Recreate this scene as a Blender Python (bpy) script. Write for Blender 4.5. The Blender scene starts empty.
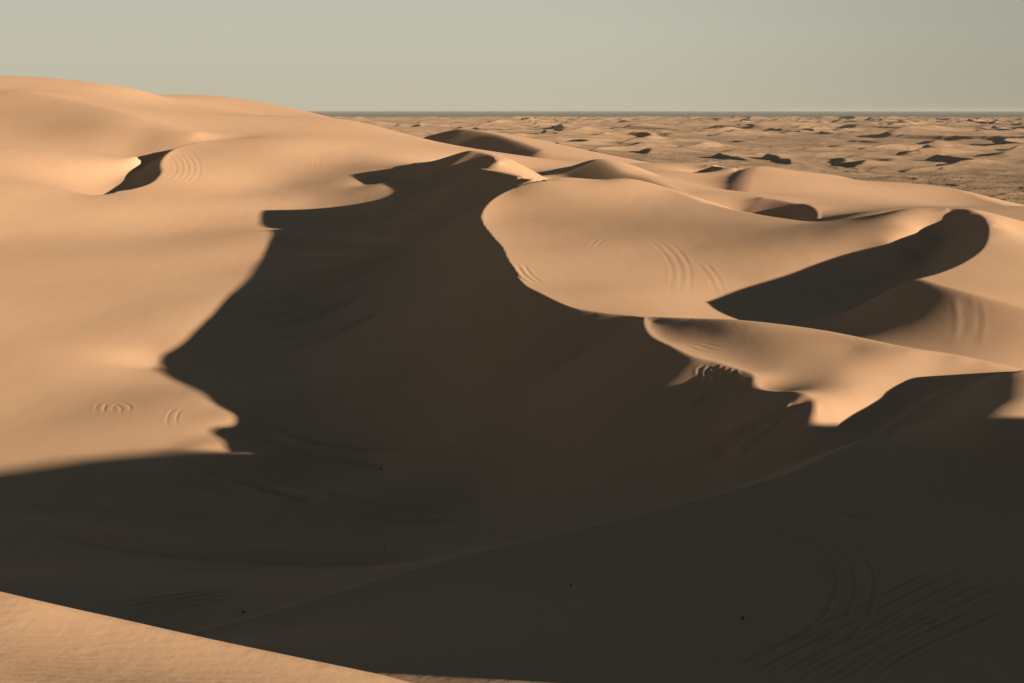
import bpy, math, random
import numpy as np

# ------------------------------------------------------------------ camera / sun
EXPOSURE = 1.66
SKY = .05
W, H, F = 1024.0, 683.0, 1422.0
HOR = 110.0
PITCH = math.atan((H / 2 - HOR) / F)
CP, SP = math.cos(PITCH), math.sin(PITCH)
SUN_AZ = math.radians(-36.0)      # from +X towards +Y
SUN_EL = math.radians(10.0)
TE = math.tan(SUN_EL)
SX, SY = math.cos(SUN_AZ), math.sin(SUN_AZ)


def ray(px, py):
    a = (px - W / 2) / F
    b = (H / 2 - py) / F
    return a, CP + b * SP, -SP + b * CP


def back(px, py, Y):
    a, y, z = ray(px, py)
    return (a / y * Y, Y, z / y * Y)


def proj(x, y, z):
    d = y * CP - z * SP
    u = y * SP + z * CP
    return W / 2 + F * x / d, H / 2 - F * u / d


ANTI = proj(-SX * 1e6, -SY * 1e6, -TE * 1e6)


def spline(P, n=14):
    P = np.asarray(P, float)
    if len(P) < 3:
        t = np.linspace(0, 1, n)[:, None]
        return P[0] * (1 - t) + P[-1] * t
    out = []
    Q = np.vstack([2 * P[0] - P[1], P, 2 * P[-1] - P[-2]])
    for i in range(1, len(Q) - 2):
        p0, p1, p2, p3 = Q[i - 1:i + 3]
        # centripetal Catmull-Rom
        def kn(a, b):
            return max(1e-4, np.linalg.norm((b - a)[:2]) ** 0.5)
        t0 = 0.0
        t1 = t0 + kn(p0, p1)
        t2 = t1 + kn(p1, p2)
        t3 = t2 + kn(p2, p3)
        t = np.linspace(t1, t2, n, endpoint=False)[:, None]
        A1 = (t1 - t) / (t1 - t0) * p0 + (t - t0) / (t1 - t0) * p1
        A2 = (t2 - t) / (t2 - t1) * p1 + (t - t1) / (t2 - t1) * p2
        A3 = (t3 - t) / (t3 - t2) * p2 + (t - t2) / (t3 - t2) * p3
        B1 = (t2 - t) / (t2 - t0) * A1 + (t - t0) / (t2 - t0) * A2
        B2 = (t3 - t) / (t3 - t1) * A2 + (t - t1) / (t3 - t1) * A3
        out.append((t2 - t) / (t2 - t1) * B1 + (t - t1) / (t2 - t1) * B2)
    out.append(P[-1][None])
    return np.vstack(out)


def curve3(pts):
    """(px, row, depth) control points -> dense 3D polyline"""
    P = np.array([tuple(p) + ((1.0,) if len(p) == 3 else ()) for p in pts], float)
    c = spline(P)
    return np.array([back(*p[:3]) + (p[3],) for p in c])


# ------------------------------------------------------------------ dune lines
# crests: name -> (points (px,row,Y), lee side 'L'/'R'/None, lee drop metres, lee slope deg, rounding m)
CREST = {}
CREST['main'] = ([(541, 181, 446, .15), (522, 185, 444, .15), (506, 191.5, 440, .2), (490, 202, 429, .25), (482, 215, 416, .35), (484, 224, 403, .5),
                  (494, 237, 372, .8), (503, 247, 350, .9), (507, 256, 332, 1), (517, 273, 305, 1), (525, 284, 291, 1), (541, 292.6, 279, 1),
                  (570, 306, 262, 1), (600, 312, 254, .95), (630, 315.5, 248, .9), (645, 317, 244, .9)],
                 'R', 24, 31, .3)
CREST['h_edge'] = ([(645, 317, 244, .7), (646, 325, 237, .7), (653, 335.6, 229, .7), (673, 346, 220, .7), (694, 356, 213, .7), (717, 362, 209, .7),
                  (740, 369, 204.5, .7), (755, 375, 201, .3), (756, 381, 199, .22), (761, 388, 196.5, .22), (774, 391, 193, .22), (787, 391, 190, .3), (805, 393, 187, .4), (814, 399, 185, .4),
                  (815, 407, 182.5, .4), (814, 415, 180.5, .5), (818, 426.5, 178, .3), (831, 433, 176.5, .05), (855, 434.5, 176, .08), (885, 434, 176.5, .03)],
                 'R', 18, 31, .9)
CREST['far_b'] = ([(365, 206, 538, .2), (400, 196, 528), (424, 192, 521), (459, 180, 510), (473, 171.5, 505), (481, 168.5, 500), (492, 170, 490), (506, 172.5, 478), (524, 177, 461, .4), (534, 179.5, 453, .05)],
                  'R', 7, 27, 1.0)
CREST['left_a'] = ([(-300, 78, 1080), (-120, 74, 1060), (0, 75.5, 1035), (62, 79, 1008), (125, 87.5, 980), (162, 97, 965), (190, 104, 950), (212, 107.5, 940), (256, 114, 920)], 'L', 8, 14, 6.0)
CREST['left_c'] = ([(-150, 142, 730, .5), (0, 146, 705), (62, 149, 700), (100, 153, 692), (122, 155, 687, .3), (138, 157, 681, 0)], 'L', 4, 12, 3.0)
CREST['left_b'] = ([(-150, 80, 1010), (0, 89.5, 925), (25, 90.5, 900), (62, 97.5, 858), (100, 106, 815, .7), (130, 114.5, 778, .45), (165, 124, 752, .2), (200, 132, 730, .05)], 'R', 13, 18, 8.0)
CREST['far_b2'] = ([(415, 162.5, 612), (432, 161, 604), (453, 155, 594), (463, 152, 588), (472, 150.5, 582), (483, 152.5, 575), (494, 156, 564), (498, 161, 550)],
                   'R', 8, 29, 1.0)
CREST['d'] = ([(560, 168.5, 660), (581, 164.5, 640), (595, 160, 620), (601, 159, 610), (609, 161, 600), (628, 172, 570), (651, 178, 550), (683, 192.6, 515)], 'R', 7, 20, 4.0)
CREST['e_rib'] = ([(758, 167, 690), (752, 178, 640), (749, 194, 590)], 'R', 3.2, 17, 8.0)
CREST['e_top'] = ([(640, 163, 730), (700, 164, 722), (718, 166, 705), (736, 168, 690), (754, 166, 700), (795, 170.5, 700), (833, 175, 695), (858, 180, 690), (906, 183, 685), (953, 189.5, 670), (985, 200.6, 640), (1007, 207, 610)],
                  'L', 5, 14, 6.0)
CREST['mid_dune'] = ([(433, 135, 1090), (450, 131, 1060), (464, 129, 1035), (495, 133.5, 985), (520, 141, 930), (545, 150, 880)], 'R', 12, 24, 4.0)
CREST['c_top'] = ([(545, 180, 449), (562, 177.5, 452), (600, 179.5, 452), (630, 179, 447), (675, 192, 432), (700, 202, 413), (747, 213, 386), (776, 218, 371), (811, 222, 357),
                   (842, 220, 350), (874, 215, 347), (906, 209, 344), (937, 208, 342), (950, 208.2, 340)], 'L', 5, 18, 3.0)
CREST['rim'] = ([(950, 208.2, 340, .05), (960, 208.5, 338, .12), (972, 210, 334, .25), (985, 217, 327, .45), (990, 227, 314, .7), (990, 236, 303, .9), (985, 248, 288, 1),
                 (966, 262, 272, 1), (940, 273, 261, .9), (921.5, 278, 256, .6)], 'R', 12, 31, 1.0)
CREST['rim_south'] = ([(921.5, 278, 256, .3), (940, 284, 249, .45), (969, 292, 241.5, .45), (1024, 306.6, 233, .35), (1120, 330, 224, .2)], 'R', 10, 27, 2.5)
CREST['crescent'] = ([(225, 139.5, 705, .2), (205, 141.5, 702, .4), (188, 144.5, 697, .7), (176, 148.5, 690), (166, 156, 674), (162.5, 163, 658), (163.5, 171, 641), (155, 181, 619), (138, 187.5, 604, .6), (118, 191, 597, .2)], 'R', 7, 30, 1.2)
CREST['pocket'] = ([(763, 197.5, 500), (780, 200, 494), (797, 203.5, 486), (808, 204.5, 480), (816, 208.5, 470), (819, 214, 458), (818, 221, 445)], 'R', 6, 28, 1.2)
CREST['h_top'] = ([(644, 316.6, 246, .1), (665, 317, 242, .2), (688, 318, 237, .4), (738, 320, 228, 1), (820, 330, 218, 1), (900, 346, 207, .6), (950, 353.5, 204, .5), (1019, 368, 200, .4), (1100, 386, 200, .4)],
                  'L', 7, 24, 2.0)
CREST['j'] = ([(200, 632, 104), (256, 618, 107), (350, 590, 112.5), (450, 560, 119), (512, 545, 124), (580, 530, 130), (640, 515, 136), (700, 500, 142),
               (768, 481, 150, 1), (800, 470, 154, .9), (850, 447, 165, .6), (880, 434, 175, .2), (920, 407, 186, .2), (960, 385, 192.5, .2), (990, 375.5, 193, .2), (1024, 370, 190, .2),
               (1060, 369, 196, .25), (1100, 376, 200, .25), (1200, 402, 205, .25)], 'L', 5, 27, 1.0)
CREST['k'] = ([(-60, 508, 190), (0, 515, 182), (60, 525, 174), (120, 538, 166), (170, 546, 161), (256, 553, 156), (330, 556.5, 152), (400, 556, 149), (460, 551, 146), (520, 541, 142)],
              'L', 2, 20, 1.5)
CREST['stand'] = ([(-300, 520, 7.2), (-120, 566, 6.4), (0, 595, 6.0), (100, 617.5, 5.85), (200, 640, 5.7), (300, 661, 5.55, .5), (350, 671.5, 5.48, .03), (400, 684, 5.4, .03), (470, 703, 5.3, .03), (600, 735, 5.2, .06), (800, 780, 5.2, .2), (1100, 800, 5.4, .5)], 'L', 1.6, 31, .06)
CREST['stand_b'] = ([(330, 671.5, 9.8), (352, 672.5, 9.6), (440, 677, 9.3), (540, 683, 9.0), (640, 690, 8.8), (760, 720, 8.4)], 'L', 3, 31, .06)

# soft lines: just height control
SOFT = []
def soft(*p, w=1.0):
    SOFT.append((list(p), w))
# main basin floor and slip face toe
soft((250, 428, 262), (290, 442, 256), (330, 451, 249), (370, 455, 245), (395, 456, 242))
soft((463, 220, 437), (431, 237, 428), (398, 259, 418), (368, 268, 412), (338, 283, 402), (318, 305, 384), (306, 340, 340), (300, 380, 300))
soft((120, 440, 250), (190, 448, 246))
soft((0, 500, 212), (100, 500, 211), (200, 500, 210), (300, 500, 210), (400, 500, 209), (490, 504, 206))
soft((0, 470, 231), (60, 472, 229), (130, 466, 234))
soft((0, 512, 201), (100, 528, 190), (200, 545, 179), (300, 549, 177), (400, 547, 178), (470, 540, 180))
# valley between k and j
soft((0, 575, 140), (100, 590, 133), (200, 605, 128), (300, 588, 132), (400, 568, 136), (480, 550, 140))
# j slope to the camera, valley under the stand dune
soft((250, 640, 98), (350, 660, 92), (450, 640, 97), (600, 620, 103), (750, 600, 111), (900, 580, 117), (1024, 560, 123), (1200, 560, 128))
soft((300, 720, 78), (450, 720, 80), (600, 690, 86), (750, 683, 90), (900, 680, 92), (1024, 670, 95), (1200, 670, 98))
soft((900, 500, 145), (1024, 470, 160), (1200, 470, 165))
soft((900, 430, 175), (940, 420, 174.5), (985, 405, 175), w=3)
soft((940, 400, 187), (985, 386, 187), (1010, 384, 183), w=3)
soft((1024, 396, 175), (1024, 410, 170), (1024, 425, 165), w=3)
soft((985, 428, 162), (1060, 425, 166), w=2)
soft((850, 420, 178), (882, 425, 176.5))
soft((950, 470, 158), (1000, 450, 163))
# left dune system
soft((165, 96.5, 1090), (180, 94, 1092), (212, 96, 1090), (256, 101, 1075), (300, 107.5, 1035), (330, 113, 990), (400, 131, 860), (450, 145, 770), (474, 151, 700))
soft((-150, 170, 640), (0, 177, 625), (50, 184, 612), (100, 191, 600))
soft((225, 139.5, 705), (256, 139.5, 692), (285, 142, 680), (316, 150, 672), (340, 165, 645), (353, 175, 622))
soft((350, 183, 600), (363, 184, 597), w=5)
soft((240, 186, 634), (290, 188, 622))
soft((100, 205, 564), (200, 205, 568), (238, 208, 565))
soft((120, 221, 546), (200, 221, 546))
soft((200, 218, 550), (262, 217, 550), w=5)
soft((300, 206, 573), (345, 203, 566), w=4)
soft((345, 150, 690), (391, 161, 628), (413, 163.5, 613))
soft((-150, 234, 525), (0, 234, 530), (100, 231, 530), (200, 231, 530))
soft((0, 300, 386), (70, 302, 382), (140, 306, 377))
soft((-150, 327, 352), (0, 327, 352), (75, 350, 326), (115, 372, 305))
soft((0, 400, 282), (70, 415, 270))
soft((-150, 300, 385), (-200, 400, 282), (-200, 470, 231))
# c windward sheet
soft((545, 250, 345), (620, 250, 343), (700, 250, 340))
soft((600, 290, 282), (690, 292, 288))
# inside the bowl back wall
soft((895, 228, 330), (930, 226, 326), (948, 224, 325), w=5)
# hollow floor behind h
soft((740, 322, 258), (790, 332, 255), (826, 335, 252))
# h top silhouette and plateau
soft((690, 334, 229.5), (740, 345, 217), (790, 365, 204))
HP = []
for px, py in ((850, 355), (850, 370), (850, 385), (870, 400), (890, 370), (890, 390), (930, 372), (900, 404)):
    a_, y_, z_ = ray(px, py)
    m_, t_ = a_ / y_, z_ / y_
    HP.append((px, py, (-39.2 + .02 * 42 - .1 * 174) / (t_ + .02 * m_ - .1)))
for p_ in HP:
    soft(p_, (p_[0] + 3, p_[1], p_[2]))
# e / d / right distance
soft((690, 194, 512), (705, 195, 508), (731, 195, 505), (763, 197.5, 500))
soft((620, 175, 560), (600, 174, 545))
soft((985, 212, 430), (1004, 207.6, 430), (1050, 207, 440), (1200, 215, 450))
soft((1010, 235, 325), (1024, 240, 318), (1100, 250, 310), (1250, 255, 330))
soft((830, 212, 440), (858, 214, 425), (900, 206, 430))
PLAIN = -86.0
FLAT = []
for th in np.radians(np.arange(-6, 44, 2.0)):
    for r in (1150, 1300, 1500):
        if th < math.radians(3) and r < 1450:
            continue
        FLAT.append((r * math.sin(th), r * math.cos(th), PLAIN))
for th in np.radians(np.arange(-36, -6, 2.0)):
    for r in (1350, 1500):
        FLAT.append((r * math.sin(th), r * math.cos(th), PLAIN))
# ground round the photographer
for x in np.arange(-6, 6.1, 1.0):
    for y in np.arange(1.0, 4.6, .5):
        FLAT.append((x, y, -1.9 - .1 * x - .04 * y))

# shadow edges: pixels + name of the crest line(s) that cast them
SHADOW = [
    ([(153, 367), (168, 378), (185, 386), (205, 395), (240, 418)], ('main', 'h_edge')),
    ([(212, 432), (222, 440), (228, 452), (228, 466)], ('h_edge',)),
    ([(158, 357), (172, 350), (200, 324), (222, 302), (240, 285), (252, 272), (262, 256), (270, 238), (272, 228)], ('main',)),
    ([(365, 184), (388, 181), (402, 175), (412, 168)], ('far_b2',)),
    ([(712, 300), (741, 289), (788, 275), (826, 261), (871, 248), (900, 243)], ('rim',)),
]

# ------------------------------------------------------------------ solver grid (theta, q=ln r)
T0, T1, Q0, Q1 = math.radians(-36), math.radians(44), math.log(2.0), math.log(1500.0)


class Grid:
    def __init__(s, dt, dq):
        s.nt = int(round((T1 - T0) / dt)) + 1
        s.nq = int(round((Q1 - Q0) / dq)) + 1
        s.dt = (T1 - T0) / (s.nt - 1)
        s.dq = (Q1 - Q0) / (s.nq - 1)

    def ij(s, x, y):
        r = np.hypot(x, y)
        return (np.log(r) - Q0) / s.dq, (np.arctan2(x, y) - T0) / s.dt

    def xy(s, i, j):
        r = np.exp(Q0 + i * s.dq)
        t = T0 + j * s.dt
        return r * np.sin(t), r * np.cos(t)


def densify(c, g):
    """resample polyline so that steps are under 0.5 cell"""
    out = []
    i, j = g.ij(c[:, 0], c[:, 1])
    for k in range(len(c) - 1):
        n = max(1, int(math.ceil(2 * max(abs(i[k + 1] - i[k]), abs(j[k + 1] - j[k])))))
        t = np.arange(n)[:, None] / n
        out.append(c[k] * (1 - t) + c[k + 1] * t)
    out.append(c[-1:])
    return np.vstack(out)


def tangents(c):
    d = np.gradient(c, axis=0)
    h = np.hypot(d[:, 0], d[:, 1]) + 1e-9
    return d[:, 0] / h, d[:, 1] / h, d[:, 2] / h


C3 = {k: curve3(v[0]) for k, v in CREST.items()}
S3 = [(curve3(p), w) for p, w in SOFT]


def shadow_points():
    res = []
    ax, ay = ANTI
    for pix, names in SHADOW:
        pts = []
        for (px, py) in spline(pix, 6):
            best = None
            for nm in names:
                c = C3[nm]
                u, v = proj(c[:, 0], c[:, 1], c[:, 2])
                # side of line anti->pixel
                s = (px - ax) * (v - ay) - (py - ay) * (u - ax)
                for k in np.nonzero(s[:-1] * s[1:] <= 0)[0]:
                    f = s[k] / (s[k] - s[k + 1] + 1e-12)
                    P = c[k] * (1 - f) + c[k + 1] * f
                    uu = u[k] * (1 - f) + u[k + 1] * f
                    if uu > px + 2 and (best is None or uu < best[0]):
                        best = (uu, P)
            if best is None:
                continue
            P = best[1][:3]
            a, y, z = ray(px, py)
            # P.x - SX s = a/y (P.y - SY s)
            m = a / y
            s_ = (P[0] - m * P[1]) / (SX - m * SY)
            pts.append((P[0] - SX * s_, P[1] - SY * s_, P[2] - TE * s_, 1.0))
        if len(pts) > 1:
            res.append(np.array(pts))
    return res


SH3 = shadow_points()


W_SOFT, W_SHADOW = 4e-4, 5e-3


def build_constraints(g):
    Wt = np.zeros((g.nq, g.nt))
    Wz = np.zeros_like(Wt)
    beta = np.ones_like(Wt)

    def splat(x, y, z, gx, gy, w):
        i, j = g.ij(x, y)
        i = np.rint(i).astype(int)
        j = np.rint(j).astype(int)
        ok = (i >= 0) & (i < g.nq) & (j >= 0) & (j < g.nt)
        i, j, x, y, z = i[ok], j[ok], x[ok], y[ok], z[ok]
        gx = np.broadcast_to(gx, ok.shape)[ok]
        gy = np.broadcast_to(gy, ok.shape)[ok]
        X, Y = g.xy(i, j)
        zz = z + gx * (X - x) + gy * (Y - y)
        np.add.at(Wt, (i, j), w)
        np.add.at(Wz, (i, j), w * zz)
        return i, j

    for name, (pts, side, drop, deg, rho) in CREST.items():
        c = densify(C3[name], g)
        fac = c[:, 3]
        tx, ty, tz = tangents(c)
        sgn = 1.0 if side == 'R' else -1.0
        nx, ny = ty * sgn, -tx * sgn          # plan normal pointing to the lee side
        sl = math.tan(math.radians(deg))
        step = 0.6 * np.hypot(c[:, 0], c[:, 1]) * min(g.dt, g.dq)
        D = np.minimum(fac * drop / sl, np.maximum(11.0, .04 * np.hypot(c[:, 0], c[:, 1])))
        k = -3
        while True:
            k += 1
            d = k * step
            m = d <= D
            if k > 0 and not m.any():
                break
            i, j = g.ij(c[m, 0] + nx[m] * d[m], c[m, 1] + ny[m] * d[m])
            i = np.rint(i).astype(int)
            j = np.rint(j).astype(int)
            ok = (i >= 0) & (i < g.nq) & (j >= 0) & (j < g.nt)
            i, j = i[ok], j[ok]
            GX, GY = g.xy(i, j)
            cc, nX, nY, tX, tY, tZ = (v[m][ok] for v in (c, nx, ny, tx, ty, tz))
            dn = (GX - cc[:, 0]) * nX + (GY - cc[:, 1]) * nY
            dd = np.maximum(0, dn)
            al = (GX - cc[:, 0]) * tX + (GY - cc[:, 1]) * tY
            zz = cc[:, 2] + al * tZ - sl * (np.sqrt(dd * dd + rho * rho) - rho) + .06 * np.minimum(0, dn)
            w = .3 * np.exp(-d[m][ok] / np.maximum(9.0, .03 * np.hypot(cc[:, 0], cc[:, 1]))) + .004 if k > 0 else np.full(len(i), 3.0 if k == 0 else .5)
            np.add.at(Wt, (i, j), w)
            np.add.at(Wz, (i, j), w * zz)
            if abs(k) <= 1:
                beta[i, j] = 0.01
    for c, w in S3:
        c = densify(c, g)
        tx, ty, tz = tangents(c)
        splat(c[:, 0], c[:, 1], c[:, 2], tx * tz, ty * tz, W_SOFT * w * (min(g.dt, g.dq) / .004) ** 2.5)
    for c in SH3:
        c = densify(c, g)
        tx, ty, tz = tangents(c)
        splat(c[:, 0], c[:, 1], c[:, 2], tx * tz, ty * tz, W_SHADOW * (min(g.dt, g.dq) / .004) ** 2.5)
    fl = np.array(FLAT)
    splat(fl[:, 0], fl[:, 1], fl[:, 2], 0.0, 0.0, 1.0)
    return Wt, Wz, beta


def resize(a, nq, nt):
    """cubic (Catmull-Rom) resample of grid a to nq x nt, separable"""
    def ax(a, n):
        m = a.shape[0]
        t = np.linspace(0, m - 1, n)
        i = np.clip(np.floor(t).astype(int), 0, m - 2)
        f = (t - i)[:, None]
        p0 = a[np.clip(i - 1, 0, m - 1)]
        p1, p2 = a[i], a[i + 1]
        p3 = a[np.clip(i + 2, 0, m - 1)]
        return p1 + .5 * f * (p2 - p0 + f * (2 * p0 - 5 * p1 + 4 * p2 - p3 + f * (3 * (p1 - p2) + p3 - p0)))
    return ax(ax(a, nq).T, nt).T


def solve(g, h, iters):
    Wt, Wz, beta = build_constraints(g)
    lam = 40.0
    Wt *= lam
    Wz *= lam
    s = min(g.dt, g.dq)
    cq, ct = (s / g.dq) ** 2, (s / g.dt) ** 2
    mu = (s / .06) ** 2

    def L(h):
        o = np.zeros_like(h)
        o[1:-1] += cq * (h[2:] + h[:-2] - 2 * h[1:-1])
        o[:, 1:-1] += ct * (h[:, 2:] + h[:, :-2] - 2 * h[:, 1:-1])
        return o

    def LT(v):
        o = np.zeros_like(v)
        a = cq * v[1:-1]
        o[2:] += a
        o[:-2] += a
        o[1:-1] -= 2 * a
        b = ct * v[:, 1:-1]
        o[:, 2:] += b
        o[:, :-2] += b
        o[:, 1:-1] -= 2 * b
        return o

    def A(h):
        o = LT(beta * L(h)) + Wt * h
        d = mu * cq * np.diff(h, axis=0)
        o[:-1] -= d
        o[1:] += d
        d = mu * ct * np.diff(h, axis=1)
        o[:, :-1] -= d
        o[:, 1:] += d
        return o

    M = 1.0 / (Wt + 6 * (cq + ct) ** 2 * 0.5 + (2 * cq + 2 * ct) ** 2 * .5)
    x = h.copy()
    r = Wz - A(x)
    z = M * r
    p = z.copy()
    rz = (r * z).sum()
    for k in range(iters):
        Ap = A(p)
        al = rz / (p * Ap).sum()
        x += al * p
        r -= al * Ap
        z = M * r
        rz2 = (r * z).sum()
        p = z + (rz2 / rz) * p
        rz = rz2
    return x


def solve_terrain():
    h = None
    for dt, dq, it in ((.024, .04, 900), (.012, .02, 600), (.006, .01, 400), (.004, .006, 260), (.002, .0035, 110)):
        g = Grid(dt, dq)
        h = np.full((g.nq, g.nt), -45.0) if h is None else resize(h, g.nq, g.nt)
        h = solve(g, h, it)
    return g, h


# ------------------------------------------------------------------ noise
def _hash(ix, iy, seed):
    n = (ix.astype(np.int64) * 374761393 + iy.astype(np.int64) * 668265263 + seed * 974634777) & 0xFFFFFFFF
    n = ((n ^ (n >> 13)) * 1274126177) & 0xFFFFFFFF
    n = n ^ (n >> 16)
    return (n & 0xFFFF) / 65535.0


def vnoise(x, y, seed=0):
    ix, iy = np.floor(x), np.floor(y)
    fx, fy = x - ix, y - iy
    fx = fx * fx * fx * (fx * (fx * 6 - 15) + 10)
    fy = fy * fy * fy * (fy * (fy * 6 - 15) + 10)
    a, b = _hash(ix, iy, seed), _hash(ix + 1, iy, seed)
    c, d = _hash(ix, iy + 1, seed), _hash(ix + 1, iy + 1, seed)
    return (a + (b - a) * fx) * (1 - fy) + (c + (d - c) * fx) * fy - .5


def fbm(x, y, seed=0, oct=3):
    o, a = 0, 1
    for k in range(oct):
        o = o + a * vnoise(x * 2 ** k, y * 2 ** k, seed + k)
        a *= .5
    return o


def smooth(a, b, x):
    t = np.clip((x - a) / (b - a), 0, 1)
    return t * t * (3 - 2 * t)


def dune_field(x, y, lam, seed, lee=.22):
    """transverse dunes with a long windward slope facing the sun and a short lee face"""
    ca, sa = math.cos(math.radians(-25)), math.sin(math.radians(-25))
    u = -(x * ca + y * sa)
    v = -x * sa + y * ca
    ph = u / lam + 1.5 * fbm(x / (lam * 2.2), y / (lam * 2.2), seed, 2) + .35 * fbm(x / (lam * .8), y / (lam * .8), seed + 5, 2)
    p = ph - np.floor(ph)
    prof = np.where(p < 1 - lee, smooth(-.25, 1, p / (1 - lee)) * p / (1 - lee), 1 - smooth(0, 1, (p - (1 - lee)) / lee) )
    cell = np.floor(ph)
    amp = np.clip(fbm(v / (lam * 1.1) + cell * 7.31, cell * 3.7 + u * 0, seed + 9, 2) * 1.6 + .45, 0, 1.2)
    return prof * amp


# ------------------------------------------------------------------ final terrain
def terrain():
    g, h = solve_terrain()
    # columns
    D = math.radians
    th = np.concatenate([np.linspace(D(-180), D(-36), 60, endpoint=False), np.linspace(D(-36), D(-21), 110, endpoint=False),
                         np.linspace(D(-21), D(21), 800, endpoint=False), np.linspace(D(21), D(90), 330, endpoint=False), np.linspace(D(90), D(180), 40)])
    q = np.concatenate([np.linspace(math.log(.4), math.log(2.2), 20, endpoint=False), np.linspace(math.log(2.2), math.log(60), 480, endpoint=False),
                        np.linspace(math.log(60), math.log(1400), 1400, endpoint=False),
                        np.linspace(math.log(1400), math.log(16000), 700, endpoint=False), np.linspace(math.log(16000), math.log(120000), 40)])
    TH, QQ = np.meshgrid(th, q)
    fi = np.clip((QQ - Q0) / g.dq, 0, g.nq - 1.001)
    fj = np.clip((np.clip(TH, T0, T1) - T0) / g.dt, 0, g.nt - 1.001)
    i = np.floor(fi).astype(int)
    j = np.floor(fj).astype(int)
    a, b = fi - i, fj - j

    def cub(p0, p1, p2, p3, f):
        return p1 + .5 * f * (p2 - p0 + f * (2 * p0 - 5 * p1 + 4 * p2 - p3 + f * (3 * (p1 - p2) + p3 - p0)))
    hp = np.pad(h, 2, mode='edge')
    rows = []
    for k in range(4):
        rows.append(cub(*[hp[i + 1 + k, j + 1 + m] for m in range(4)], b))
    Z = cub(*rows, a)
    R = np.exp(QQ)
    X, Y = R * np.sin(TH), R * np.cos(TH)
    # behind the camera: blend the two open edges round the back
    k = smooth(D(44), D(324), np.where(TH > D(44), TH, TH + D(360)))
    out = (TH > D(44)) | (TH < D(-36))
    jl = np.searchsorted(th, D(-36))
    jr = np.searchsorted(th, D(44))
    Zb = Z[:, jr - 1:jr] * (1 - k) + Z[:, jl:jl + 1] * k
    Z = np.where(out, Zb, Z)
    # camera knoll
    kn = smooth(2.6, 4.2, R)
    front = smooth(D(100), D(60), np.abs(TH))
    Zn = -1.9 - .1 * X - .04 * Y - .25 * np.maximum(0, R - 6) * (1 - front)
    Z = Zn * (1 - kn) + Z * kn
    # off-frame dune to the right, whose shadow lies over the foreground
    Z = np.maximum(Z, right_dune(X, Y))
    # far plain with dunes
    far = smooth(1150, 1500, R)
    pl = PLAIN * np.ones_like(R)
    m = R > 900
    xx, yy = X[m], Y[m]
    grow = smooth(1000, 2600, R[m])
    big = fbm(xx / 900, yy / 900, 40, 2)
    patch = fbm(xx / 800, yy / 1300, 51, 3)
    open_ = np.clip(.45 + 2.0 * fbm(xx / 700, yy / 900, 61, 2), .12, 1)      # gravel flats between the chains
    mid = smooth(1500, 3200, R[m])
    d = 11.5 * dune_field(xx, yy, 150, 3, .2) * (.2 + .8 * grow) * open_
    d += 18.0 * dune_field(xx, yy, 300, 33, .17) * mid * np.clip(.6 + patch * 1.8, 0, 1.2)
    d += 22.0 * dune_field(xx, yy, 520, 13, .14) * smooth(2600, 5000, R[m]) * np.clip(.55 - patch * 1.6, 0, 1.2)
    d += 1.6 * dune_field(xx, yy, 40, 23, .3) * (1 - .5 * mid)
    d *= 1 - smooth(14000, 20000, R[m])
    pm = pl[m] + d
    pl[m] = pm
    Z = Z * (1 - far) + pl * far
    Z = np.where(R > 1500, pl, Z)
    # gentle sand undulation
    nz = .05 * fbm(X / 9, Y / 14, 60, 3) + .3 * fbm(X / 60, Y / 60, 70, 2)
    Z += nz * smooth(10, 120, R) * (1 - smooth(900, 1400, R)) * 0.6
    Z = add_tracks(th, q, X, Y, Z)
    return th, q, X, Y, Z, g, h


def ground_cast(th, q, Z, px, py, far=1600.0):
    a, y, z = ray(px, py)
    t = math.atan2(a, y)
    j = int(np.clip(np.searchsorted(th, t) - 1, 0, len(th) - 2))
    f = (t - th[j]) / (th[j + 1] - th[j])
    prof = Z[:, j] * (1 - f) + Z[:, j + 1] * f
    r = np.exp(q)
    slope = z / math.hypot(a, y)
    hit = np.nonzero((prof >= slope * r) & (r > 3.0))[0]
    if len(hit) == 0 or r[hit[0]] > far:
        return None
    k = hit[0]
    d0 = prof[k - 1] - slope * r[k - 1]
    d1 = prof[k] - slope * r[k]
    u = d0 / (d0 - d1 + 1e-12)
    rr = r[k - 1] * (1 - u) + r[k] * u
    return rr * math.sin(t), rr * math.cos(t), slope * rr


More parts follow.
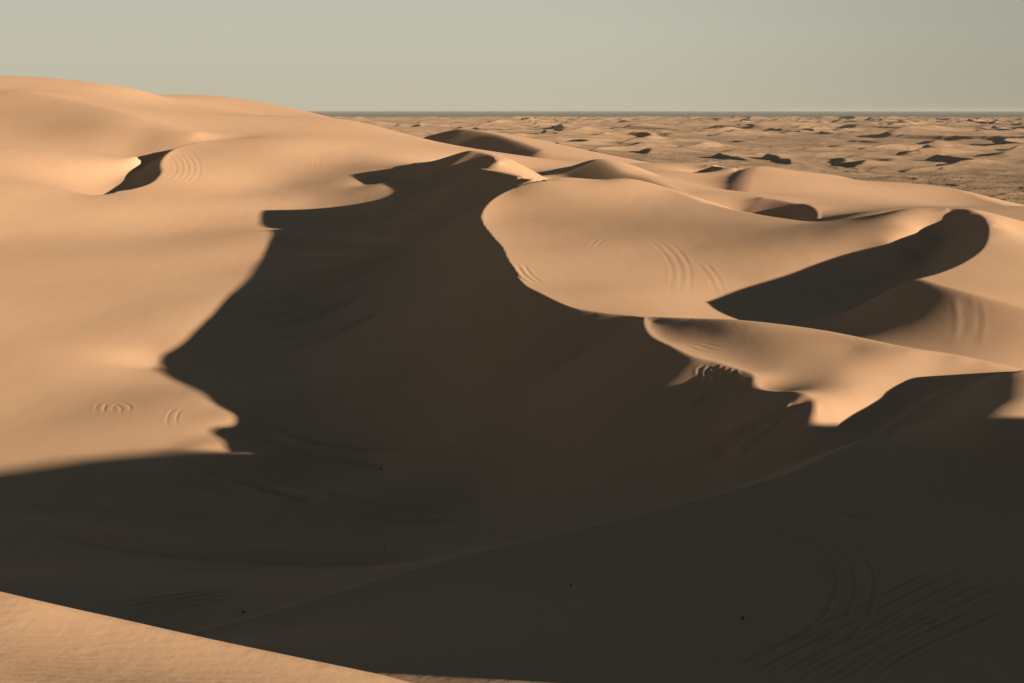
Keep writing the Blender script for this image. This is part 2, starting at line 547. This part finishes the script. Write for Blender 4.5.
# wheel ruts and slide marks: (pixel polyline, number of parallel ruts, spacing m, depth m, half width m)
TRACKS = [
    ([(178, 153), (187, 163), (187, 174), (172, 187)], 5, 2.6, .07, .7),
    ([(100, 412), (101, 405), (110, 401), (122, 401)], 2, 1.7, 0.045, .3),
    ([(108, 413), (109, 407), (118, 404), (126, 408), (124, 413)], 2, 1.7, 0.056, .3),
    ([(172, 428), (172, 417), (178, 409), (192, 405)], 2, 1.7, .035, .3),
    ([(196, 273), (222, 269), (262, 266)], 4, 2.2, 0.060, .4),
    ([(120, 292), (190, 291), (250, 288)], 3, 2.2, 0.045, .4),
    ([(655, 238), (672, 253), (681, 270), (679, 294)], 3, 2.0, .024, .45),
    ([(700, 262), (712, 276), (722, 296)], 2, 1.9, .024, .45),
    ([(515, 262), (524, 275), (535, 283)], 3, 1.6, 0.060, .4),
    ([(590, 250), (600, 240), (620, 238), (640, 245)], 2, 1.8, 0.030, .4),
    ([(316, 168), (318, 158), (326, 156)], 2, 2.2, .04, .6),
    ([(720, 525), (790, 532), (840, 548), (856, 580), (846, 616), (812, 646), (766, 672)], 3, 1.6, 0.060, .22),
    ([(1015, 560), (940, 592), (870, 628), (800, 664), (772, 682)], 5, 1.5, 0.060, .22),
    ([(1020, 590), (960, 618), (880, 655), (845, 682)], 3, 1.6, 0.060, .22),
    ([(690, 512), (760, 500), (850, 512), (940, 545)], 2, 1.7, 0.070, .22),
    ([(105, 612), (170, 603), (256, 588)], 4, 1.6, 0.100, .2),
    ([(130, 575), (200, 570), (330, 575)], 2, 1.7, 0.080, .2),
    ([(0, 500), (60, 508), (150, 512), (256, 520)], 2, 1.7, 0.100, .3),
    ([(690, 344), (714, 350), (736, 352)], 3, 1.5, 0.048, .3),
    ([(712, 366), (707, 371), (711, 377)], 1, 1, 0.127, .42),
    ([(716, 365), (714, 372), (720, 379)], 1, 1, 0.137, .42),
    ([(721, 367), (720, 373), (726, 378)], 1, 1, 0.118, .42),
    ([(727, 369), (726, 374), (731, 378)], 1, 1, 0.118, .42),
    ([(733, 370), (733, 375), (737, 378)], 1, 1, 0.100, .4),
    ([(706, 365), (700, 370), (702, 375)], 1, 1, 0.100, .4),
    ([(962, 294), (966, 315), (963, 345)], 1, 1, .04, .8),
    ([(971, 296), (976, 318), (972, 350)], 1, 1, .03, .8),
]


# low drift ridges inside the shaded bowl (same form as the ruts, negative depth = raised)
TRACKS += [
    ([(282, 233), (310, 235), (350, 237), (400, 237), (440, 230)], 1, 1, -1.04, 3.0),
    ([(282, 254), (310, 253), (340, 253), (390, 249)], 1, 1, -0.95, 3.0),
    ([(268, 278), (295, 276), (330, 272), (370, 262), (410, 250)], 1, 1, -1.14, 3.0),
    ([(262, 302), (300, 292), (335, 283), (370, 268)], 1, 1, -0.95, 2.5),
    ([(262, 324), (300, 317), (335, 305), (362, 291)], 1, 1, -0.76, 2.5),
    ([(275, 347), (310, 340), (345, 327), (372, 312)], 1, 1, -0.76, 2.5),
    ([(240, 421), (268, 432), (300, 446), (330, 452), (370, 457), (410, 457), (445, 449), (480, 432)], 1, 1, -0.85, 1.8),
    ([(240, 470), (280, 489), (320, 498), (360, 510), (420, 518), (480, 516), (540, 506)], 1, 1, -0.66, 1.8),
    ([(150, 462), (220, 482), (280, 500), (330, 506)], 1, 1, -0.57, 1.6),
    ([(0, 518), (60, 527), (120, 538), (170, 546), (256, 553), (330, 556), (400, 555), (460, 550)], 1, 1, -0.66, 1.5),
]


def add_tracks(th, q, X, Y, Z):
    Z = Z.copy()
    D = np.zeros_like(Z)
    for pix, n, gap, dep, hw in TRACKS:
        P = [ground_cast(th, q, Z, *p) for p in spline(pix, 10)]
        P = np.array([p for p in P if p is not None])
        if len(P) < 3:
            continue
        # drop hits that jump to another slope
        keep = np.concatenate([[True], np.hypot(*np.diff(P[:, :2], axis=0).T) < .12 * np.hypot(P[:-1, 0], P[:-1, 1])])
        P = P[keep]
        tx, ty, _ = tangents(P)
        pad = gap * n + 3 * hw
        m = (X > P[:, 0].min() - pad) & (X < P[:, 0].max() + pad) & (Y > P[:, 1].min() - pad) & (Y < P[:, 1].max() + pad)
        ii = np.nonzero(m)
        x, y = X[ii], Y[ii]
        for k in range(n):
            off = (k - (n - 1) / 2) * gap
            cx, cy = P[:, 0] + ty * off, P[:, 1] - tx * off
            best = np.full(x.shape, 1e9)
            tt = np.zeros(x.shape)
            for s_ in range(len(cx) - 1):
                dx, dy = cx[s_ + 1] - cx[s_], cy[s_ + 1] - cy[s_]
                L2 = dx * dx + dy * dy + 1e-9
                u = np.clip(((x - cx[s_]) * dx + (y - cy[s_]) * dy) / L2, 0, 1)
                d = np.hypot(x - cx[s_] - u * dx, y - cy[s_] - u * dy)
                b = d < best
                best[b] = d[b]
                tt[b] = (s_ + u[b]) / (len(cx) - 1)
            fade = np.clip(4 * tt, 0, 1) * np.clip(4 * (1 - tt), 0, 1) * (.55 + .9 * (vnoise(x / (9 * hw) + 3 * k, y / (9 * hw), 91) + .5))
            e = best / hw
            D[ii] += dep * fade * (-np.exp(-e * e) + .55 * np.exp(-((e - 1.7) / .7) ** 2))
    return Z + D


NCREST = [(60, 10, -9), (85, 52, -12.5), (95, 66, -14.2), (105, 79, -15.7), (113, 90, -16.6), (119, 97, -17.0), (126, 106, -18.2), (137, 119, -22), (142, 124, -24), (158, 140, -34), (185, 165, -50)]


def right_dune(X, Y):
    P = np.array(NCREST, float)
    best = np.full(X.shape, 1e9)
    zc = np.full(X.shape, -200.0)
    sg = np.zeros(X.shape)
    for k in range(len(P) - 1):
        ax, ay, az = P[k]
        bx, by, bz = P[k + 1]
        dx, dy = bx - ax, by - ay
        L2 = dx * dx + dy * dy
        t = np.clip(((X - ax) * dx + (Y - ay) * dy) / L2, 0, 1)
        px, py = ax + t * dx, ay + t * dy
        d = np.hypot(X - px, Y - py)
        m = d < best
        best = np.where(m, d, best)
        zc = np.where(m, az + t * (bz - az), zc)
        sg = np.where(m, (X - px) * dy - (Y - py) * dx, sg)
    sl = np.where(sg < 0, .6, .32)
    return zc - sl * (np.sqrt(best ** 2 + 1) - 1)


def make_mesh(name, th, q, X, Y, Z, mat):
    nq, nt = X.shape
    V = np.stack([X, Y, Z], -1).reshape(-1, 3)
    # centre cap vertex
    V = np.vstack([V, [[0, 0, float(Z[0].mean())]]])
    idx = np.arange(nq * nt).reshape(nq, nt)
    nxt = np.roll(idx, -1, axis=1)
    # last column duplicates -180/180: stitch to first by dropping it
    a, b, c, d = idx[:-1, :-1], idx[:-1, 1:], idx[1:, 1:], idx[1:, :-1]
    quads = np.stack([a, d, c, b], -1).reshape(-1, 4)
    quads = quads[:, ::-1]
    cap = np.stack([np.full(nt - 1, nq * nt), idx[0, 1:], idx[0, :-1]], -1)
    me = bpy.data.meshes.new(name)
    nv, nf4, nf3 = len(V), len(quads), len(cap)
    me.vertices.add(nv)
    me.vertices.foreach_set('co', V.astype(np.float32).ravel())
    loops = np.concatenate([quads.ravel(), cap.ravel()]).astype(np.int32)
    me.loops.add(len(loops))
    me.loops.foreach_set('vertex_index', loops)
    me.polygons.add(nf4 + nf3)
    start = np.concatenate([np.arange(nf4) * 4, nf4 * 4 + np.arange(nf3) * 3]).astype(np.int32)
    me.polygons.foreach_set('loop_start', start)
    me.update(calc_edges=True)
    me.validate()
    me.polygons.foreach_set('use_smooth', np.ones(len(me.polygons), bool))
    me.materials.append(mat)
    # how far each spot is dune sand, gravel plain or distant scrub land
    R = np.hypot(X, Y)
    relief = np.clip((Z - PLAIN - 2.0) / 5.0, 0, 1)
    fl = smooth(1000, 1500, R) * (1 - .3 * relief)
    scr = smooth(15000, 21000, R)
    colr = np.zeros((nq * nt + 1, 4), np.float32)
    colr[:-1, 0] = fl.ravel()
    colr[:-1, 1] = scr.ravel()
    colr[:, 3] = 1
    ca = me.color_attributes.new('floor', 'FLOAT_COLOR', 'POINT')
    ca.data.foreach_set('color', colr.ravel())
    o = bpy.data.objects.new(name, me)
    bpy.context.scene.collection.objects.link(o)
    return o


# ------------------------------------------------------------------ materials
def sand_material():
    m = bpy.data.materials.new('sand')
    m.use_nodes = True
    nt = m.node_tree
    N, L = nt.nodes, nt.links
    b = N['Principled BSDF']
    b.inputs['Roughness'].default_value = .95
    b.inputs['Specular IOR Level'].default_value = .1
    b.inputs['Diffuse Roughness'].default_value = .2
    geo = N.new('ShaderNodeNewGeometry')

    def noise(scale, detail=4, stretch=None, rough=.5):
        n = N.new('ShaderNodeTexNoise')
        n.inputs['Scale'].default_value = scale
        n.inputs['Detail'].default_value = detail
        n.inputs['Roughness'].default_value = rough
        if stretch:
            mp = N.new('ShaderNodeMapping')
            mp.inputs['Scale'].default_value = stretch
            mp.inputs['Rotation'].default_value = (0, 0, .5)
            L.new(geo.outputs['Position'], mp.inputs['Vector'])
            L.new(mp.outputs[0], n.inputs['Vector'])
        else:
            L.new(geo.outputs['Position'], n.inputs['Vector'])
        return n.outputs['Fac']

    def ramp(fac, stops):
        r = N.new('ShaderNodeValToRGB')
        r.color_ramp.elements[0].position, r.color_ramp.elements[0].color = stops[0][0], stops[0][1] + (1,)
        r.color_ramp.elements[1].position, r.color_ramp.elements[1].color = stops[-1][0], stops[-1][1] + (1,)
        for p, c in stops[1:-1]:
            r.color_ramp.elements.new(p).color = c + (1,)
        L.new(fac, r.inputs['Fac'])
        return r.outputs['Color']

    def mix(fac, a, c):
        x = N.new('ShaderNodeMix')
        x.data_type = 'RGBA'
        L.new(fac, x.inputs[0])
        L.new(a, x.inputs[6])
        L.new(c, x.inputs[7])
        return x.outputs[2]

    dune = ramp(noise(.02, 6), [(.3, (.335, .204, .120)), (.7, (.378, .233, .139))])
    # mineral streaks drawn out along the wind
    streak = ramp(noise(.35, 5, (1, .12, .6), .6), [(.35, (.345, .207, .118)), (.65, (.365, .227, .136))])
    half = N.new('ShaderNodeValue')
    half.outputs[0].default_value = .5
    dune = mix(half.outputs[0], dune, streak)
    plain = ramp(noise(.012, 8, None, .65), [(.36, (.155, .100, .060)), (.5, (.225, .143, .084)), (.64, (.295, .186, .110))])
    scrub = ramp(noise(.0016, 8, None, .7), [(.3, (.075, .072, .060)), (.7, (.10, .094, .078))])
    at = N.new('ShaderNodeAttribute')
    at.attribute_name = 'floor'
    sp = N.new('ShaderNodeSeparateColor')
    L.new(at.outputs['Color'], sp.inputs[0])
    col = mix(sp.outputs[0], dune, plain)
    col = mix(sp.outputs[1], col, scrub)
    L.new(col, b.inputs['Base Color'])
    # wind ripples: centimetre ripples under the feet, broader ones farther off
    wv = N.new('ShaderNodeTexWave')
    wv.inputs['Scale'].default_value = 3.1
    wv.inputs['Distortion'].default_value = 9
    wv.inputs['Detail'].default_value = 3
    wv.inputs['Detail Scale'].default_value = .8
    mp = N.new('ShaderNodeMapping')
    mp.inputs['Rotation'].default_value = (0, 0, 1.15)
    L.new(geo.outputs['Position'], mp.inputs['Vector'])
    L.new(mp.outputs[0], wv.inputs['Vector'])
    b1 = N.new('ShaderNodeBump')
    b1.inputs['Strength'].default_value = .03
    b1.inputs['Distance'].default_value = .012
    L.new(wv.outputs['Fac'], b1.inputs['Height'])
    b2 = N.new('ShaderNodeBump')
    b2.inputs['Strength'].default_value = .3
    b2.inputs['Distance'].default_value = .045
    L.new(noise(.9, 5, (1, .3, 1), .6), b2.inputs['Height'])
    L.new(b1.outputs[0], b2.inputs['Normal'])
    b3 = N.new('ShaderNodeBump')
    b3.inputs['Strength'].default_value = .25
    b3.inputs['Distance'].default_value = .008
    L.new(noise(14, 3, None, .7), b3.inputs['Height'])
    L.new(b2.outputs[0], b3.inputs['Normal'])
    L.new(b3.outputs[0], b.inputs['Normal'])
    return m


def plant_material(name, c0, c1):
    m = bpy.data.materials.new(name)
    m.use_nodes = True
    N, L = m.node_tree.nodes, m.node_tree.links
    b = N['Principled BSDF']
    b.inputs['Roughness'].default_value = .9
    b.inputs['Specular IOR Level'].default_value = .1
    n = N.new('ShaderNodeTexNoise')
    n.inputs['Scale'].default_value = 3
    r = N.new('ShaderNodeValToRGB')
    r.color_ramp.elements[0].color = c0 + (1,)
    r.color_ramp.elements[1].color = c1 + (1,)
    L.new(n.outputs['Fac'], r.inputs['Fac'])
    L.new(r.outputs['Color'], b.inputs['Base Color'])
    return m


def bush_geometry(rng, h, w, blades):
    """leafy twigs fanning out of one root: list of triangles/quads"""
    V, Fc = [], []
    for _ in range(blades):
        a = rng.uniform(0, 2 * math.pi)
        lean = rng.uniform(.15, 1.0)
        ln = rng.uniform(.55, 1.0)
        px, py, pz = math.cos(a) * w * .06, math.sin(a) * w * .06, -.05 * h
        tip = (math.cos(a) * w * .5 * lean * ln, math.sin(a) * w * .5 * lean * ln, h * ln * (1.1 - .55 * lean))
        ox, oy = -math.sin(a) * w * .02, math.cos(a) * w * .02
        i = len(V)
        V += [(px - ox, py - oy, pz), (px + ox, py + oy, pz), (tip[0] + ox * .5, tip[1] + oy * .5, tip[2]), (tip[0] - ox * .5, tip[1] - oy * .5, tip[2])]
        Fc.append((i, i + 1, i + 2, i + 3))
        for t in (.45, .65, .8, .95):
            cx, cy, cz = (px + (tip[0] - px) * t, py + (tip[1] - py) * t, pz + (tip[2] - pz) * t)
            b = rng.uniform(0, 2 * math.pi)
            l = w * .13
            d1 = (math.cos(b) * l, math.sin(b) * l, rng.uniform(-.3, .9) * l)
            d2 = (-math.sin(b) * l * .45, math.cos(b) * l * .45, rng.uniform(-.4, .4) * l)
            i = len(V)
            V += [(cx, cy, cz), (cx + d1[0] * .5 + d2[0], cy + d1[1] * .5 + d2[1], cz + d1[2] * .5 + d2[2]),
                  (cx + d1[0], cy + d1[1], cz + d1[2]), (cx + d1[0] * .5 - d2[0], cy + d1[1] * .5 - d2[1], cz + d1[2] * .5 - d2[2])]
            Fc.append((i, i + 1, i + 2, i + 3))
    return V, Fc


def mesh_object(name, V, Fc, mat):
    me = bpy.data.meshes.new(name)
    me.from_pydata(V, [], Fc)
    me.materials.append(mat)
    o = bpy.data.objects.new(name, me)
    bpy.context.scene.collection.objects.link(o)
    return o


def terrain_height(th, q, Z, x, y):
    t, r = math.atan2(x, y), math.log(math.hypot(x, y))
    j = int(np.clip(np.searchsorted(th, t) - 1, 0, len(th) - 2))
    i = int(np.clip(np.searchsorted(q, r) - 1, 0, len(q) - 2))
    f = (t - th[j]) / (th[j + 1] - th[j])
    e = (r - q[i]) / (q[i + 1] - q[i])
    return float((Z[i, j] * (1 - f) + Z[i, j + 1] * f) * (1 - e) + (Z[i + 1, j] * (1 - f) + Z[i + 1, j + 1] * f) * e)


def plants(th, q, X, Y, Z):
    rng = random.Random(5)
    dark = plant_material('dry_brush', (.07, .055, .036), (.13, .10, .065))
    sage = plant_material('scrub_leaves', (.045, .042, .026), (.085, .074, .046))
    # single plants on the shaded sand
    near = [
        ('dry_plant', 243, 613, .42, .75, 'small dark dry plant on the shaded sand just above the sunlit bottom left sand wedge', 'plant'),
        ('dry_plant', 571, 586, .40, .42, 'tiny lone dry tuft near the middle of the dark foreground dune face', 'plant'),
        ('dry_plant', 743, 619, .36, .60, 'tiny dry tuft low on the dark foreground dune beside the curving wheel ruts', 'plant'),
        ('dry_plant', 381, 470, .75, 1.0, 'tiny dark dry tuft on the floor of the big shadowed bowl', 'plant'),
        ('dry_plant', 385, 550, .45, .5, 'tiny dark dry tuft on the shaded ridge line below the bowl', 'plant'),
    ]
    for nm, px, py, hh, ww, lab, cat in near:
        p = ground_cast(th, q, Z, px, py)
        if p is None:
            continue
        V, Fc = bush_geometry(rng, hh * .7, ww * .7, 22)
        o = mesh_object(nm, V, Fc, dark)
        o.location = (p[0], p[1], terrain_height(th, q, Z, p[0], p[1]))
        o['label'] = lab
        o['category'] = cat
    # scrub over the gravel plain
    spots = []
    while len(spots) < 7000:
        t = rng.uniform(math.radians(-6), math.radians(22))
        r = 1250 * (6000 / 1250) ** (rng.random() ** 1.15)
        x, y = r * math.sin(t), r * math.cos(t)
        z = terrain_height(th, q, Z, x, y)
        if z > PLAIN + 6:
            continue
        dens = float(fbm(np.array([x / 260.]), np.array([y / 420.]), 77, 3)[0])
        if rng.random() > .25 + 1.6 * dens:
            continue
        spots.append((r, x, y, z))
    spots.sort()
    protos = []
    for k in range(3):
        V, Fc = bush_geometry(rng, 1.0, 1.8, 14)
        protos.append((V, Fc))
    n_ind = 300
    vis = [s_ for s_ in spots if abs(math.atan2(s_[1], s_[2])) < math.radians(19.5) and sight(th, q, Z, *s_)]
    chosen = set(id(s_) for s_ in vis[:n_ind])
    meshes = []
    for k in range(3):
        me = bpy.data.meshes.new('desert_shrub')
        me.from_pydata(protos[k][0], [], protos[k][1])
        me.materials.append(sage)
        meshes.append(me)
    first = None
    for k, s_ in enumerate(vis[:n_ind]):
        o = bpy.data.objects.new('desert_shrub', meshes[k % 3]) if first is None else first.copy()
        o.data = meshes[k % 3]
        if first is None:
            first = o
        bpy.context.scene.collection.objects.link(o)
        sc_ = rng.uniform(.8, 1.7)
        o.location = (s_[1], s_[2], s_[3])
        o.rotation_euler = (0, 0, rng.uniform(0, 6.28))
        o.scale = (sc_, sc_, sc_ * rng.uniform(.7, 1.1))
        o['label'] = 'low dark desert shrub dotted on the gravel plain beyond the dunes'
        o['category'] = 'shrub'
        o['group'] = 'shrubs on the plain beyond the dunes'
    V, Fc = [], []
    for s_ in spots:
        if id(s_) in chosen:
            continue
        pv, pf = protos[rng.randrange(3)]
        sc_ = rng.uniform(.9, 2.0)
        a = rng.uniform(0, 6.28)
        ca, sa = math.cos(a) * sc_, math.sin(a) * sc_
        i = len(V)
        V += [(s_[1] + ca * v[0] - sa * v[1], s_[2] + sa * v[0] + ca * v[1], s_[3] + sc_ * v[2]) for v in pv[:4 * 28]]
        Fc += [tuple(i + k for k in f) for f in pf if max(f) < 4 * 28]
    o = mesh_object('desert_scrub', V, Fc, sage)
    o['kind'] = 'stuff'
    o['label'] = 'speckling of low dark scrub across the far desert plain'
    o['category'] = 'scrub'


def haze():
    """thin dust in the air over the whole desert"""
    R_, lo, hi = 130000.0, PLAIN - 8.0, 60.0
    n = 24
    V = [(R_ * math.cos(2 * math.pi * k / n), R_ * math.sin(2 * math.pi * k / n), z) for z in (lo, hi) for k in range(n)]
    Fc = [tuple(range(n - 1, -1, -1)), tuple(range(n, 2 * n))] + [(k, (k + 1) % n, n + (k + 1) % n, n + k) for k in range(n)]
    m = bpy.data.materials.new('dust_haze')
    m.use_nodes = True
    N, L = m.node_tree.nodes, m.node_tree.links
    N.remove(N['Principled BSDF'])
    v = N.new('ShaderNodeVolumePrincipled')
    v.inputs['Color'].default_value = (.42, .41, .36, 1)
    v.inputs['Density'].default_value = 1.0e-5
    v.inputs['Anisotropy'].default_value = 0
    L.new(v.outputs[0], N['Material Output'].inputs['Volume'])
    o = mesh_object('haze', V, Fc, m)
    o['kind'] = 'stuff'
    o['label'] = 'thin pale dust haze over the far plain'
    o['category'] = 'haze'


def sight(th, q, Z, r, x, y, z):
    t = math.atan2(x, y)
    j = int(np.searchsorted(th, t)) - 1
    rr = np.exp(q)
    k = int(np.searchsorted(rr, r)) - 2
    return bool(np.all(Z[:k, j] < (z + 1.0) / r * rr[:k] + 1e-3 + np.where(rr[:k] < 3, 9, 0)))


def main():
    sc = bpy.context.scene
    th, q, X, Y, Z, g, h = terrain()
    o = make_mesh('sand_dunes', th, q, X, Y, Z, sand_material())
    o['kind'] = 'structure'
    o['label'] = 'rolling orange sand dunes running out to a flat desert plain'
    o['category'] = 'dunes'

    plants(th, q, X, Y, Z)
    haze()

    cam = bpy.data.cameras.new('camera')
    cam.sensor_width = 36
    cam.lens = 36 * F / W
    cam.clip_start = .1
    cam.clip_end = 300000
    co = bpy.data.objects.new('camera', cam)
    co.rotation_euler = (math.pi / 2 - PITCH, 0, 0)
    sc.collection.objects.link(co)
    sc.camera = co

    sl = bpy.data.lights.new('sun', 'SUN')
    sl.energy = 5
    sl.angle = math.radians(.5)
    sl.color = (1, .86, .68)
    so = bpy.data.objects.new('sun', sl)
    from mathutils import Vector
    sv = Vector((SX * math.cos(SUN_EL), SY * math.cos(SUN_EL), math.sin(SUN_EL)))
    so.rotation_euler = sv.to_track_quat('Z', 'Y').to_euler()
    sc.collection.objects.link(so)

    w = bpy.data.worlds.new('World')
    sc.world = w
    w.use_nodes = True
    N, L = w.node_tree.nodes, w.node_tree.links
    bg = N['Background']
    sky = N.new('ShaderNodeTexSky')
    sky.sky_type = 'NISHITA'
    sky.sun_disc = False
    sky.sun_elevation = SUN_EL
    sky.sun_rotation = math.pi / 2 - SUN_AZ
    sky.altitude = 2500
    sky.air_density = 1
    sky.dust_density = .3
    # pale dust layer low over the horizon, thinning out into the clear sky above
    def mth(op, a, b=None, clamp=False):
        n = N.new('ShaderNodeMath')
        n.operation = op
        n.use_clamp = clamp
        for k_, v_ in enumerate((a, b)):
            if v_ is None:
                continue
            if isinstance(v_, (int, float)):
                n.inputs[k_].default_value = v_
            else:
                L.new(v_, n.inputs[k_])
        return n.outputs[0]
    tc = N.new('ShaderNodeTexCoord')
    sp = N.new('ShaderNodeSeparateXYZ')
    L.new(tc.outputs['Generated'], sp.inputs[0])
    ramp = N.new('ShaderNodeValToRGB')
    ramp.color_ramp.elements[0].position = 0
    ramp.color_ramp.elements[0].color = (.530, .485, .368, 1)
    ramp.color_ramp.elements[1].position = .12
    ramp.color_ramp.elements[1].color = (.475, .495, .425, 1)
    e_ = ramp.color_ramp.elements.new(.05)
    e_.color = (.530, .515, .412, 1)
    L.new(sp.outputs[2], ramp.inputs[0])
    side = N.new('ShaderNodeValToRGB')
    side.color_ramp.interpolation = 'EASE'
    side.color_ramp.elements[0].position = .5
    side.color_ramp.elements[0].color = (1, 1, 1, 1)
    side.color_ramp.elements[1].position = .72
    side.color_ramp.elements[1].color = (.7, .7, .7, 1)
    L.new(mth('MULTIPLY_ADD', sp.outputs[0], .5), side.inputs[0])
    side.inputs[0].links[0].from_node.inputs[2].default_value = .5
    band = N.new('ShaderNodeMix')
    band.data_type = 'RGBA'
    band.blend_type = 'MULTIPLY'
    band.inputs[0].default_value = 1
    L.new(ramp.outputs[0], band.inputs[6])
    L.new(side.outputs[0], band.inputs[7])
    scl = N.new('ShaderNodeMix')
    scl.data_type = 'RGBA'
    scl.blend_type = 'MULTIPLY'
    scl.inputs[0].default_value = 1
    L.new(band.outputs[2], scl.inputs[6])
    k_ = 2 ** -EXPOSURE / SKY
    scl.inputs[7].default_value = (k_, k_, k_, 1)
    w_ = N.new('ShaderNodeMapRange')
    w_.interpolation_type = 'SMOOTHSTEP'
    w_.inputs['From Min'].default_value = .10
    w_.inputs['From Max'].default_value = .30
    w_.inputs['To Min'].default_value = 1
    w_.inputs['To Max'].default_value = 0
    L.new(sp.outputs[2], w_.inputs['Value'])
    wb = N.new('ShaderNodeMix')
    wb.data_type = 'RGBA'
    wb.blend_type = 'MULTIPLY'
    wb.inputs[0].default_value = 1
    L.new(sky.outputs[0], wb.inputs[6])
    wb.inputs[7].default_value = (.57, .515, .40, 1)
    mx = N.new('ShaderNodeMix')
    mx.data_type = 'RGBA'
    L.new(w_.outputs[0], mx.inputs[0])
    L.new(wb.outputs[2], mx.inputs[6])
    L.new(scl.outputs[2], mx.inputs[7])
    L.new(mx.outputs[2], bg.inputs['Color'])
    bg.inputs['Strength'].default_value = SKY

    vs = sc.view_settings
    vs.view_transform = 'Standard'
    vs.look = 'None'
    vs.gamma = 1
    vs.exposure = EXPOSURE
    sc.cycles.use_denoising = True
    sc.cycles.max_bounces = 6
    sc.cycles.diffuse_bounces = 2


main()
